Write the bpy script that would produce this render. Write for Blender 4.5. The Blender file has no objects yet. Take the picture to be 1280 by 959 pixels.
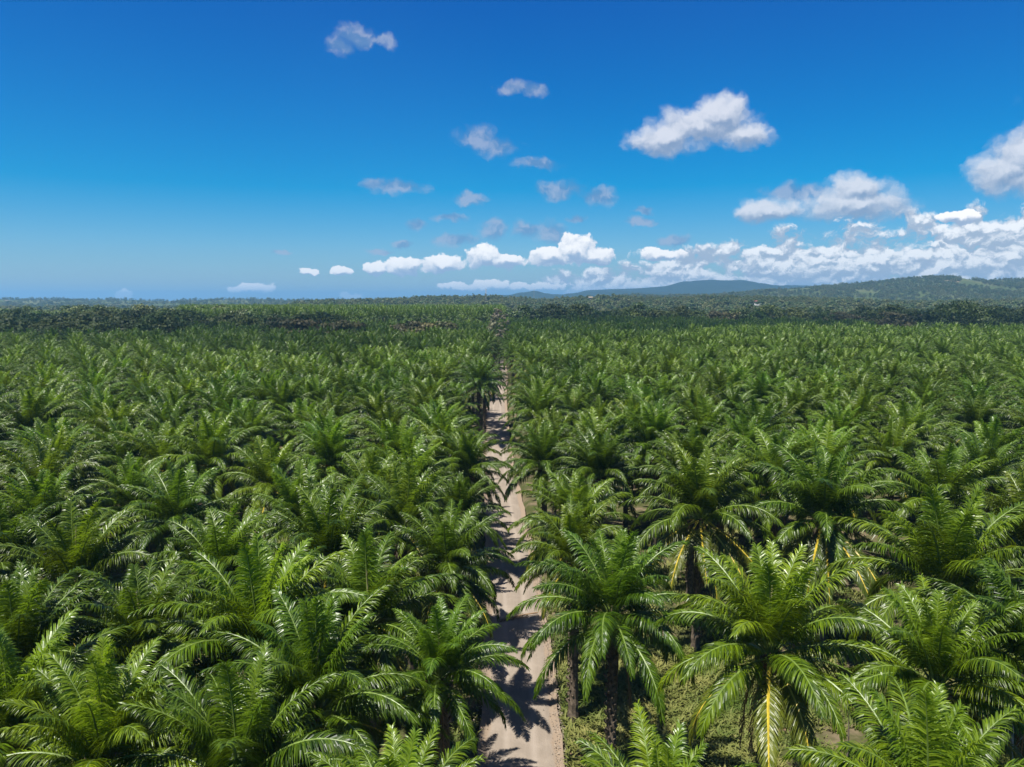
import bpy, math, random
import numpy as np
from mathutils import Vector, Matrix, Euler, noise as mnoise

R = math.radians
S = bpy.context.scene
C = S.collection
rng = random.Random(7)
nrng = np.random.default_rng(11)

# ------------------------------------------------------------------ camera
CAM_H, PITCH, FPX = 28.0, R(6.0), 985.0
cam_data = bpy.data.cameras.new("camera")
cam_data.sensor_width = 36.0
cam_data.lens = 36.0 * FPX / 1280.0
cam_data.clip_start, cam_data.clip_end = 0.5, 60000.0
cam = bpy.data.objects.new("camera", cam_data)
cam.location = (0, 0, CAM_H)
cam.rotation_euler = (math.pi / 2 - PITCH, 0, 0)
C.objects.link(cam)
S.camera = cam

def ray(px, py):
    u, v = (px - 640.0) / FPX, -(py - 479.5) / FPX
    c, s = math.cos(PITCH), math.sin(PITCH)
    return Vector((u, c + v * s, v * c - s))

def at(px, py, z=0.0):
    """world point on the level z seen at photo pixel (px, py)"""
    d = ray(px, py)
    k = (z - CAM_H) / d.z
    return Vector((0, 0, CAM_H)) + d * k

def atd(px, py, dist):
    """world point seen at photo pixel, dist metres ahead"""
    d = ray(px, py)
    return Vector((0, 0, CAM_H)) + d * (dist / d.y)

# ------------------------------------------------------------------ sun, sky, exposure
SUN_DIR = Vector((-0.30, -0.30, 0.90)).normalized()      # towards the sun
SUN_EL = math.asin(SUN_DIR.z)
SUN_AZ = math.atan2(SUN_DIR.x, SUN_DIR.y)
sun_data = bpy.data.lights.new("sun", 'SUN')
sun_data.energy = 5.0
sun_data.angle = R(0.5)
sun_data.color = (1.0, 0.955, 0.88)
sun = bpy.data.objects.new("sun", sun_data)
sun.rotation_euler = (-SUN_DIR).to_track_quat('-Z', 'Y').to_euler()
sun.location = (-60, -40, 150)
C.objects.link(sun)

S.view_settings.view_transform = 'Standard'
S.view_settings.look = 'None'
S.view_settings.exposure = 1.05
S.view_settings.gamma = 1.0
S.render.engine = 'CYCLES'
S.cycles.use_denoising = True
S.cycles.use_adaptive_sampling = False
S.cycles.max_bounces = 8
S.cycles.diffuse_bounces = 2
S.cycles.glossy_bounces = 2
S.cycles.transmission_bounces = 4
S.cycles.transparent_max_bounces = 8
S.cycles.volume_bounces = 1
S.cycles.sample_clamp_indirect = 6.0

class NT:
    """small helper round a node tree"""
    def __init__(self, tree):
        self.t = tree
    def n(self, typ, **kw):
        nd = self.t.nodes.new(typ)
        for k, v in kw.items():
            setattr(nd, k, v)
        return nd
    def put(self, sock, v):
        if isinstance(v, bpy.types.NodeSocket):
            self.t.links.new(v, sock)
        elif v is not None:
            sock.default_value = v
    def math(self, op, a, b=None, c=None, clamp=False):
        nd = self.n('ShaderNodeMath', operation=op, use_clamp=clamp)
        for i, v in enumerate((a, b, c)):
            self.put(nd.inputs[i], v)
        return nd.outputs[0]
    def vmath(self, op, a, b=None, c=None):
        nd = self.n('ShaderNodeVectorMath', operation=op)
        for i, v in enumerate((a, b, c)):
            if v is not None:
                self.put(nd.inputs[i], v)
        return nd.outputs['Value'] if op in ('LENGTH', 'DOT_PRODUCT') else nd.outputs[0]
    def noise(self, vec, scale, detail=4, rough=0.55, dist=0.0):
        nd = self.n('ShaderNodeTexNoise')
        self.put(nd.inputs['Vector'], vec)
        nd.inputs['Scale'].default_value = scale
        nd.inputs['Detail'].default_value = detail
        nd.inputs['Roughness'].default_value = rough
        nd.inputs['Distortion'].default_value = dist
        return nd.outputs['Fac'], nd.outputs['Color']
    def mix(self, f, a, b, blend='MIX'):
        nd = self.n('ShaderNodeMix', data_type='RGBA', blend_type=blend)
        self.put(nd.inputs[0], f)
        self.put(nd.inputs[6], a)
        self.put(nd.inputs[7], b)
        return nd.outputs[2]
    def mixf(self, f, a, b):
        nd = self.n('ShaderNodeMix', data_type='FLOAT')
        self.put(nd.inputs[0], f)
        self.put(nd.inputs[2], a)
        self.put(nd.inputs[3], b)
        return nd.outputs[0]
    def step(self, v, lo, hi, tlo=0.0, thi=1.0):
        nd = self.n('ShaderNodeMapRange', interpolation_type='SMOOTHSTEP')
        self.put(nd.inputs[0], v)
        nd.inputs[1].default_value, nd.inputs[2].default_value = lo, hi
        nd.inputs[3].default_value, nd.inputs[4].default_value = tlo, thi
        return nd.outputs[0]

def rgb(r, g, b):
    return (r, g, b, 1.0)

def build_world():
    w = bpy.data.worlds.new("World")
    S.world = w
    w.use_nodes = True
    t = w.node_tree
    t.nodes.clear()
    k = NT(t)
    out = k.n('ShaderNodeOutputWorld')
    bg = k.n('ShaderNodeBackground')
    t.links.new(bg.outputs[0], out.inputs[0])
    sky = k.n('ShaderNodeTexSky', sky_type='NISHITA')
    sky.sun_disc = False
    sky.sun_elevation = SUN_EL
    sky.sun_rotation = SUN_AZ
    sky.altitude = 50.0
    sky.air_density, sky.dust_density, sky.ozone_density = 1.0, 0.25, 2.0
    hs = k.n('ShaderNodeHueSaturation')
    hs.inputs['Hue'].default_value = 0.495
    hs.inputs['Saturation'].default_value = 1.28
    hs.inputs['Value'].default_value = 1.0
    t.links.new(sky.outputs[0], hs.inputs['Color'])
    sx = k.n('ShaderNodeSeparateColor'); k.put(sx.inputs[0], hs.outputs[0])
    cx = k.n('ShaderNodeCombineColor')
    k.put(cx.inputs[0], k.math('MAXIMUM', k.math('MULTIPLY_ADD', k.math('MULTIPLY_ADD', sx.outputs[2], -0.10, sx.outputs[0]), 0.55, -0.95), 0.0))
    k.put(cx.inputs[1], k.math('MAXIMUM', k.math('MULTIPLY_ADD', sx.outputs[1], 0.58, -0.50), 0.02))
    k.put(cx.inputs[2], k.math('MULTIPLY', sx.outputs[2], 0.71))
    base = cx.outputs[0]

    # direction -> azimuth / elevation in photo-pixel-sized units (FPX units to the radian)
    geo = k.n('ShaderNodeTexCoord').outputs['Generated']
    sp = k.n('ShaderNodeSeparateXYZ'); k.put(sp.inputs[0], geo)
    az = k.math('ARCTAN2', sp.outputs[0], sp.outputs[1])
    el = k.math('ARCSINE', sp.outputs[2])
    az = k.math('MULTIPLY', az, FPX); el = k.math('MULTIPLY', el, FPX)
    cb = k.n('ShaderNodeCombineXYZ')
    k.put(cb.inputs[0], az); k.put(cb.inputs[1], el)
    P = cb.outputs[0]
    def azel(px, py):
        d = ray(px, py).normalized()
        return math.atan2(d.x, d.y) * FPX, math.asin(d.z) * FPX
    f1, c1 = k.noise(P, 0.024, 3, 0.55)            # broad billows
    _, c2 = k.noise(P, 0.09, 3, 0.6)               # small curls
    warp = k.vmath('MULTIPLY', k.vmath('SUBTRACT', c1, (0.5, 0.5, 0.5)), (26.0, 16.0, 0.0))
    warp2 = k.vmath('MULTIPLY', k.vmath('SUBTRACT', c2, (0.5, 0.5, 0.5)), (14.0, 11.0, 0.0))
    Q = k.vmath('ADD', k.vmath('ADD', P, warp), warp2)
    UPV = (-2.0, 6.0, 0.0)
    up = k.vmath('ADD', Q, UPV)
    fine, _ = k.noise(Q, 0.050, 5, 0.56)
    fineu, _ = k.noise(up, 0.050, 5, 0.56)
    sof, _ = k.noise(Q, 0.030, 5, 0.52)
    sofu, _ = k.noise(up, 0.030, 5, 0.52)
    dsof = k.math('SUBTRACT', sof, sofu)
    sedge = k.math('SUBTRACT', sof, 0.5)
    dfine = k.math('SUBTRACT', fine, fineu)
    edge = k.math('SUBTRACT', fine, 0.5)

    def field(vec, blobs, sm=0.35):
        acc = None
        for (px, py, rx, ry) in blobs:
            cx, cy = azel(px, py)
            v = k.vmath('MULTIPLY_ADD', vec, (1 / rx, 1 / ry, 0.0), (-cx / rx, -cy / ry, 0.0))
            ln = k.vmath('LENGTH', v)
            acc = ln if acc is None else k.math('SMOOTH_MIN', acc, ln, sm)
        return acc
    # white cumulus with firm edges, low over the horizon
    firm = [(472, 335, 16, 8), (503, 331, 26, 12), (551, 330, 32, 11), (604, 321, 24, 15), (634, 327, 28, 10),
            (688, 321, 28, 14), (722, 312, 32, 21), (748, 321, 20, 13), (388, 340, 13, 5), (427, 338, 14, 6),
            (1195, 271, 24, 8), (825, 319, 34, 9),
            (575, 359, 26, 7), (612, 357, 30, 9), (665, 358, 44, 7), (312, 360, 26, 8),
            (436, 369, 15, 6), (150, 369, 10, 6)]
    F = field(Q, firm, 0.12)
    Fu = field(up, firm, 0.12)
    DF = k.math('SUBTRACT', k.math('MULTIPLY_ADD', edge, 1.3, 1.0), F)
    dfirm = k.step(DF, -0.02, 0.16)
    # soft big clouds
    soft = [(875, 160, 58, 22), (905, 146, 38, 24), (838, 172, 42, 20), (930, 168, 28, 18), (965, 265, 34, 14),
            (1072, 256, 58, 20), (1075, 235, 30, 16), (1262, 216, 34, 20), (1290, 190, 34, 34), (1300, 225, 50, 20)]
    G = field(Q, soft, 0.2)
    Gu = field(up, soft, 0.2)
    DS = k.math('SUBTRACT', k.math('MULTIPLY_ADD', sedge, 1.7, 1.10), G)
    dsoft = k.step(DS, -0.20, 0.60)
    # thin grey-lilac wisps
    wisp = [(447, 48, 26, 13), (428, 58, 18, 10), (478, 50, 20, 7), (640, 111, 22, 7), (672, 114, 18, 9), (596, 172, 26, 15),
            (622, 184, 26, 13), (672, 205, 30, 8), (700, 238, 34, 11), (745, 246, 26, 12), (500, 234, 36, 9), (470, 229, 16, 7),
            (590, 248, 20, 8), (618, 288, 16, 14), (660, 287, 22, 11), (690, 292, 20, 14), (563, 272, 22, 5), (522, 279, 14, 7),
            (803, 264, 11, 5), (800, 277, 19, 5), (845, 300, 18, 8), (572, 300, 26, 9), (1000, 240, 36, 11),
            (505, 305, 14, 5), (475, 315, 16, 3), (356, 318, 10, 2), (720, 272, 12, 5)]
    W = field(Q, wisp, 0.2)
    DW = k.math('SUBTRACT', k.math('MULTIPLY_ADD', sedge, 2.0, 1.15), W)
    dw = k.math('MULTIPLY', k.step(DW, -0.12, 0.80), 0.70)

    # low bank of layered cumulus, thicker towards the right, on round the horizon
    flat = k.vmath('MULTIPLY', Q, (0.80, 1.15, 1.0))
    fb, _ = k.noise(k.vmath('ADD', flat, (31.0, 7.0, 3.0)), 0.030, 6, 0.58, 0.3)
    fbu, _ = k.noise(k.vmath('ADD', flat, (30.0, 13.5, 3.0)), 0.030, 6, 0.58, 0.3)
    sv = k.step(az, -120.0, 600.0)                      # grows to the right
    top = k.mixf(sv, 30.0, 120.0)
    hfac = k.math('DIVIDE', el, top)
    env = k.math('MULTIPLY', k.step(hfac, 0.55, 1.15, 1.0, 0.0), k.step(az, -110.0, 120.0))
    thr = k.math('MULTIPLY_ADD', env, -0.355, 0.70)
    db = k.math('SUBTRACT', fb, thr)
    dbank = k.math('MULTIPLY', k.step(db, -0.02, 0.09), k.step(env, 0.02, 0.3))
    lbank = k.step(k.math('MULTIPLY_ADD', dfine, 0.35, k.math('SUBTRACT', fb, fbu)), -0.06, 0.10)

    lit_f = k.step(k.math('MULTIPLY_ADD', dfine, 1.6, k.math('SUBTRACT', Fu, F)), -0.42, 0.42)
    col_f = k.mix(lit_f, rgb(0.34, 0.44, 0.60), rgb(1.10, 1.07, 1.04))
    lit_s = k.step(k.math('MULTIPLY_ADD', dsof, 1.4, k.math('SUBTRACT', Gu, G)), -0.34, 0.36)
    col_s = k.mix(lit_s, rgb(0.26, 0.34, 0.48), rgb(0.76, 0.77, 0.82))
    col_b = k.mix(lbank, rgb(0.40, 0.47, 0.58), rgb(1.02, 1.02, 1.02))
    col_w = k.mix(k.step(k.math('MULTIPLY_ADD', dsof, 1.5, sof), 0.34, 0.68), rgb(0.14, 0.26, 0.47), rgb(0.37, 0.43, 0.58))

    strength = 0.079
    def em(c):
        return k.mix(1.0, c, rgb(0.56 / strength, 0.56 / strength, 0.56 / strength), 'MULTIPLY')
    # window of azimuth / elevation in which the hand-placed clouds stand
    c = k.mix(k.math('MULTIPLY', dbank, 0.92), base, em(col_b))
    c = k.mix(dw, c, em(col_w))
    c = k.mix(k.math('MULTIPLY', dsoft, 0.86), c, em(col_s))
    c = k.mix(k.math('MULTIPLY', dfirm, 0.96), c, em(col_f))
    bg.inputs['Strength'].default_value = strength
    t.links.new(c, bg.inputs['Color'])
    # plain sky for everything far from the clouds (cheap to evaluate, same sky)
    bg2 = k.n('ShaderNodeBackground')
    bg2.inputs['Strength'].default_value = strength
    t.links.new(base, bg2.inputs['Color'])
    inside = k.math('MULTIPLY', k.math('LESS_THAN', k.math('ABSOLUTE', az), 950.0),
                    k.math('MULTIPLY', k.math('LESS_THAN', el, 420.0), k.math('GREATER_THAN', el, -10.0)))
    ms = k.n('ShaderNodeMixShader')
    t.links.new(inside, ms.inputs[0])
    t.links.new(bg2.outputs[0], ms.inputs[1])
    t.links.new(bg.outputs[0], ms.inputs[2])
    t.links.new(ms.outputs[0], out.inputs[0])
    w.cycles.sampling_method = 'MANUAL'
    w.cycles.sample_map_resolution = 512
build_world()

# ------------------------------------------------------------------ helpers
class MB:
    """collects faces, colours and material slots for ONE mesh"""
    def __init__(self):
        self.v, self.f, self.m, self.c = [], [], [], []
    def face(self, pts, mat=0, col=0.5):
        i = len(self.v)
        self.v.extend(pts)
        self.f.append(tuple(range(i, i + len(pts))))
        self.m.append(mat); self.c.append(col)
    def tube(self, pts, radii, sides, mat=0, col=0.5, flat=1.0, cap=True):
        n0 = len(self.v)
        for i, p in enumerate(pts):
            a = pts[min(i + 1, len(pts) - 1)] - pts[max(i - 1, 0)]
            a = a.normalized() if a.length > 1e-9 else Vector((0, 0, 1))
            ref = Vector((0, 0, 1)) if abs(a.z) < 0.9 else Vector((0, 1, 0))
            s = a.cross(ref).normalized(); u = s.cross(a)
            for j in range(sides):
                t = 2 * math.pi * j / sides
                self.v.append(p + (s * math.cos(t) + u * math.sin(t) * flat) * radii[i])
        for i in range(len(pts) - 1):
            for j in range(sides):
                j2 = (j + 1) % sides
                self.f.append((n0 + i * sides + j, n0 + i * sides + j2, n0 + (i + 1) * sides + j2, n0 + (i + 1) * sides + j))
                self.m.append(mat); self.c.append(col)
        if cap:
            for base in (0, len(pts) - 1):
                self.f.append(tuple(n0 + base * sides + j for j in range(sides)))
                self.m.append(mat); self.c.append(col)
    def box(self, cx, cy, cz, sx, sy, sz, mat=0, col=0.5):
        x, y, z = sx / 2, sy / 2, sz / 2
        q = [Vector((cx + a * x, cy + b * y, cz + c * z)) for c in (-1, 1) for b in (-1, 1) for a in (-1, 1)]
        for f in ((0, 2, 3, 1), (4, 5, 7, 6), (0, 1, 5, 4), (2, 6, 7, 3), (0, 4, 6, 2), (1, 3, 7, 5)):
            self.face([q[i] for i in f], mat, col)
    def mesh(self, name, mats, smooth=False):
        me = bpy.data.meshes.new(name)
        me.from_pydata([tuple(p) for p in self.v], [], self.f)
        for m in mats:
            me.materials.append(m)
        me.polygons.foreach_set('material_index', self.m)
        at_ = me.attributes.new('tint', 'FLOAT', 'FACE')
        at_.data.foreach_set('value', np.array(self.c, dtype=np.float32))
        if smooth:
            me.polygons.foreach_set('use_smooth', [True] * len(self.f))
        me.update()
        return me

def obj(name, me, parent=None, loc=(0, 0, 0), rot=(0, 0, 0), scale=(1, 1, 1)):
    o = bpy.data.objects.new(name, me)
    o.location, o.rotation_euler, o.scale = loc, rot, scale
    if parent is not None:
        o.parent = parent
    C.objects.link(o)
    return o

def tag(o, label=None, cat=None, group=None, kind=None):
    if label: o['label'] = label
    if cat: o['category'] = cat
    if group: o['group'] = group
    if kind: o['kind'] = kind
    return o

def material(name):
    m = bpy.data.materials.new(name)
    m.use_nodes = True
    m.node_tree.nodes.clear()
    k = NT(m.node_tree)
    out = k.n('ShaderNodeOutputMaterial')
    return m, k, out

def principled(k, col, rough=0.6, spec=0.5, normal=None):
    p = k.n('ShaderNodeBsdfPrincipled')
    k.put(p.inputs['Base Color'], col)
    k.put(p.inputs['Roughness'], rough)
    p.inputs['Specular IOR Level'].default_value = spec
    if normal is not None:
        k.put(p.inputs['Normal'], normal)
    return p

def attr(k, name):
    nd = k.n('ShaderNodeAttribute', attribute_name=name)
    return nd.outputs['Fac']

def leaf_material(name, dark, light, trans, tfac=0.30, rough=0.36, spec=0.5, vary=0.35):
    m, k, out = material(name)
    oi = k.n('ShaderNodeObjectInfo')
    t = attr(k, 'tint')
    col = k.mix(t, rgb(*dark), rgb(*light))
    val = k.math('MULTIPLY_ADD', oi.outputs['Random'], vary, 1.0 - vary / 2)
    hs = k.n('ShaderNodeHueSaturation')
    k.put(hs.inputs['Value'], val)
    k.put(hs.inputs['Hue'], k.math('MULTIPLY_ADD', oi.outputs['Random'], -0.02, 0.51))
    k.put(hs.inputs['Color'], col)
    col2 = k.mix(1.0, hs.outputs[0], oi.outputs['Color'], 'MULTIPLY')
    p = principled(k, col2, rough, spec)
    tr = k.n('ShaderNodeBsdfTranslucent')
    k.put(tr.inputs['Color'], k.mix(1.0, rgb(*trans), oi.outputs['Color'], 'MULTIPLY'))
    ms = k.n('ShaderNodeMixShader')
    ms.inputs[0].default_value = tfac
    m.node_tree.links.new(p.outputs[0], ms.inputs[1])
    m.node_tree.links.new(tr.outputs[0], ms.inputs[2])
    m.node_tree.links.new(ms.outputs[0], out.inputs[0])
    return m

def plain(name, col, rough=0.7, spec=0.4, var=0.25, scale=3.0, col2=None, bump=0.0, coord='Object'):
    m, k, out = material(name)
    tc = k.n('ShaderNodeTexCoord').outputs[coord]
    f, _ = k.noise(tc, scale, 5, 0.6)
    c2 = col2 or tuple(x * (1 - var) for x in col)
    c = k.mix(k.step(f, 0.35, 0.65), rgb(*c2), rgb(*col))
    nrm = None
    if bump:
        b = k.n('ShaderNodeBump')
        b.inputs['Strength'].default_value = bump
        k.put(b.inputs['Height'], f)
        nrm = b.outputs[0]
    p = principled(k, c, rough, spec, nrm)
    m.node_tree.links.new(p.outputs[0], out.inputs[0])
    return m

M = {}
M['leaf'] = leaf_material('palm_leaf', (0.0115, 0.029, 0.0018), (0.092, 0.142, 0.004), (0.24, 0.36, 0.006), 0.15, 0.38, 0.26)
M['leaf_young'] = leaf_material('palm_leaf_young', (0.056, 0.102, 0.006), (0.140, 0.205, 0.010), (0.24, 0.38, 0.012), 0.34, 0.36, 0.5)
M['leaf_old'] = leaf_material('palm_leaf_old', (0.036, 0.060, 0.006), (0.100, 0.122, 0.012), (0.22, 0.26, 0.015), 0.28, 0.40, 0.45)
M['leaf_dead'] = leaf_material('palm_leaf_dead', (0.075, 0.052, 0.028), (0.18, 0.128, 0.070), (0.2, 0.12, 0.05), 0.2, 0.7, 0.2)
M['rachis'] = plain('palm_rachis', (0.13, 0.19, 0.035), 0.45, 0.4, 0.3)
M['rachis_gold'] = plain('palm_rachis_gold', (0.44, 0.33, 0.03), 0.45, 0.4, 0.3, 2.0)
M['rachis_dead'] = plain('palm_rachis_dead', (0.24, 0.15, 0.08), 0.7, 0.2, 0.4)
M['spear'] = plain('palm_spear', (0.34, 0.30, 0.15), 0.55, 0.3, 0.25)
M['bark'] = plain('palm_bark', (0.135, 0.105, 0.075), 0.9, 0.15, 0.6, 4.0, bump=0.3)
M['fruit'] = plain('palm_fruit', (0.16, 0.035, 0.012), 0.4, 0.5, 0.85, 9.0)
M['far_leaf'] = leaf_material('far_palm_leaf', (0.0100, 0.028, 0.0018), (0.076, 0.126, 0.004), (0.24, 0.36, 0.006), 0.13, 0.40, 0.24)
M['grass'] = leaf_material('grass_blade', (0.055, 0.095, 0.014), (0.21, 0.20, 0.06), (0.2, 0.25, 0.05), 0.25, 0.6, 0.3)

def ground_material():
    m, k, out = material('plantation_floor')
    tc = k.n('ShaderNodeTexCoord').outputs['Object']
    f1, _ = k.noise(tc, 0.35, 5, 0.6)
    f2, _ = k.noise(tc, 3.0, 4, 0.65)
    f3, _ = k.noise(tc, 0.012, 3, 0.5)
    soil = k.mix(f2, rgb(0.09, 0.065, 0.04), rgb(0.18, 0.14, 0.09))
    grass = k.mix(f2, rgb(0.020, 0.030, 0.008), rgb(0.070, 0.072, 0.022))
    c = k.mix(k.step(k.math('ADD', f1, k.math('MULTIPLY', f3, 0.3)), 0.58, 0.84), grass, soil)
    b = k.n('ShaderNodeBump'); b.inputs['Strength'].default_value = 0.5; b.inputs['Distance'].default_value = 0.1
    k.put(b.inputs['Height'], f2)
    p = principled(k, c, 0.95, 0.15, b.outputs[0])
    m.node_tree.links.new(p.outputs[0], out.inputs[0])
    return m
M['ground'] = ground_material()

def road_material():
    m, k, out = material('dirt_road')
    uv = k.n('ShaderNodeAttribute', attribute_name='across').outputs['Fac']      # -1..1 across the road
    tc = k.n('ShaderNodeTexCoord').outputs['Object']
    st = k.vmath('MULTIPLY', tc, (2.6, 0.10, 1.0))
    f1, _ = k.noise(st, 1.0, 4, 0.6)
    f2, _ = k.noise(tc, 9.0, 5, 0.7)
    f3, _ = k.noise(tc, 0.5, 4, 0.6)
    c = k.mix(f1, rgb(0.155, 0.128, 0.100), rgb(0.245, 0.202, 0.160))
    c = k.mix(k.math('MULTIPLY', k.step(f2, 0.45, 0.75), 0.35), c, rgb(0.21, 0.18, 0.15))
    c = k.mix(k.math('MULTIPLY', k.step(f3, 0.42, 0.68), 0.55), c, rgb(0.265, 0.222, 0.178))
    ab = k.math('ABSOLUTE', uv)
    tr = k.math('ABSOLUTE', k.math('SUBTRACT', ab, 0.38))
    track = k.step(tr, 0.0, 0.16, 1.0, 0.0)
    c = k.mix(k.math('MULTIPLY', track, 0.60), c, rgb(0.275, 0.232, 0.19))
    edge = k.math('ADD', ab, k.math('MULTIPLY', k.math('SUBTRACT', f3, 0.5), 0.3))
    c = k.mix(k.step(edge, 0.82, 0.94), c, rgb(0.21, 0.16, 0.115))
    b = k.n('ShaderNodeBump'); b.inputs['Strength'].default_value = 0.7; b.inputs['Distance'].default_value = 0.08
    k.put(b.inputs['Height'], f2)
    p = principled(k, c, 0.95, 0.15, b.outputs[0])
    m.node_tree.links.new(p.outputs[0], out.inputs[0])
    return m
M['road'] = road_material()

# ------------------------------------------------------------------ ground, road
def fbm(x, y, s, o=4, z=0.0):
    return mnoise.fractal(Vector((x * s, y * s, z)), 0.7, 2.1, o)

road_px = [(652, 1010), (651, 959), (649, 880), (648, 800), (640, 715), (631, 640), (621, 560), (621, 500), (626, 470), (624, 440), (620, 412)]
road_w = [at(*p) for p in road_px]
road_w = [Vector((0.5, 15, 0))] + road_w
def road_x(y):
    for a, b in zip(road_w, road_w[1:]):
        if a.y <= y <= b.y:
            t = (y - a.y) / (b.y - a.y)
            return a.x + (b.x - a.x) * t
    return road_w[0].x if y < road_w[0].y else road_w[-1].x
# smoothed
def road_c(y):
    w = 8 + y * 0.05
    return sum(road_x(y + d * w) for d in (-1, -0.5, 0, 0.5, 1)) / 5

def build_ground():
    ys = [-80, -40, 0] + list(np.arange(20, 160, 4.0)) + list(np.arange(160, 700, 30.0)) + [800, 1000, 1400, 2000, 3000, 5000, 8000, 14000]
    offs = [-14000, -8000, -5000, -3000, -2000, -1200, -700, -400, -250, -160, -100, -70, -50, -38, -28, -20, -14, -10, -7.5, -6, -5, -4.2, -3.4, -2.9, -2.0,
            2.0, 2.9, 3.4, 4.2, 5, 6, 7.5, 10, 14, 20, 28, 38, 50, 70, 100, 160, 250, 400, 700, 1200, 2000, 3000, 5000, 8000, 14000]
    v, f = [], []
    for y in ys:
        rc = road_c(y) if y < 460 else road_c(460)
        for o in offs:
            a = abs(o)
            if a < 3.0: z = -0.35
            elif a < 3.6: z = 0.12
            else:
                z = 0.0 if a > 250 or y > 700 else 0.18 * fbm(o, y, 0.12, 3)
            v.append((rc + o, y, z))
    n = len(offs)
    for i in range(len(ys) - 1):
        for j in range(n - 1):
            f.append((i * n + j, i * n + j + 1, (i + 1) * n + j + 1, (i + 1) * n + j))
    me = bpy.data.meshes.new('ground')
    me.from_pydata(v, [], f)
    me.materials.append(M['ground'])
    me.polygons.foreach_set('use_smooth', [True] * len(f))
    g = obj('ground', me)
    g['kind'] = 'structure'
    # dirt road: cambered ribbon with two shallow wheel tracks and a gutter each side
    ys = list(np.arange(12, 150, 1.2)) + list(np.arange(150, 405, 5.0))
    prof = [(-1.14, 0.16), (-1.05, 0.05), (-0.95, -0.10), (-0.86, -0.04), (-0.7, 0.0), (-0.5, -0.005), (-0.38, -0.03), (-0.26, 0.0), (-0.1, 0.03),
            (0.1, 0.03), (0.26, 0.0), (0.38, -0.03), (0.5, -0.005), (0.7, 0.0), (0.86, -0.04), (0.95, -0.10), (1.05, 0.05), (1.14, 0.16)]
    v, f, ac = [], [], []
    for y in ys:
        rc = road_c(y)
        hw = 2.38 + 0.15 * fbm(0, y, 0.09, 3)
        for (u, z) in prof:
            e = 0.25 * fbm(u * 3, y, 0.35, 3) if abs(u) > 0.8 else 0.0
            v.append((rc + u * hw + e * 0.6, y, z + 0.02 * fbm(u * 4, y, 0.6, 2) - 0.03))
            ac.append(u)
    n = len(prof)
    for i in range(len(ys) - 1):
        for j in range(n - 1):
            f.append((i * n + j, i * n + j + 1, (i + 1) * n + j + 1, (i + 1) * n + j))
    me = bpy.data.meshes.new('road')
    me.from_pydata(v, [], f)
    me.materials.append(M['road'])
    me.attributes.new('across', 'FLOAT', 'POINT').data.foreach_set('value', ac)
    me.polygons.foreach_set('use_smooth', [True] * len(f))
    r = obj('dirt_road', me)
    r['kind'] = 'structure'
build_ground()

# ------------------------------------------------------------------ oil palm: fronds
UP = Vector((0, 0, 1))
def frond_curve(a, rnd, L, n, bend=None):
    """rachis of a frond of age a (0 young upright, 1 old hanging), in the x-z plane with a side sway"""
    phi0 = R(86 - 106 * a ** 1.3 + rnd.uniform(-6, 6))
    droop = R(26 + 62 * min(1.0, a * 2.2) - 22 * max(0.0, a - 0.55) + rnd.uniform(-8, 8))
    if bend: phi0, droop = R(bend[0]), R(bend[1])
    sway = rnd.uniform(-0.12, 0.12)
    p = Vector((0.16 + 0.16 * a, 0, 0.0))
    pts, tan = [p.copy()], []
    ds = L / (n - 1)
    for i in range(n):
        t = i / (n - 1)
        ph = max(phi0 - droop * t ** 1.55, R(-86))
        T = Vector((math.cos(ph), sway * t * 1.6 * math.cos(ph), math.sin(ph))).normalized()
        tan.append(T)
        if i < n - 1:
            p = p + T * ds
            pts.append(p.copy())
    return pts, tan

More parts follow.
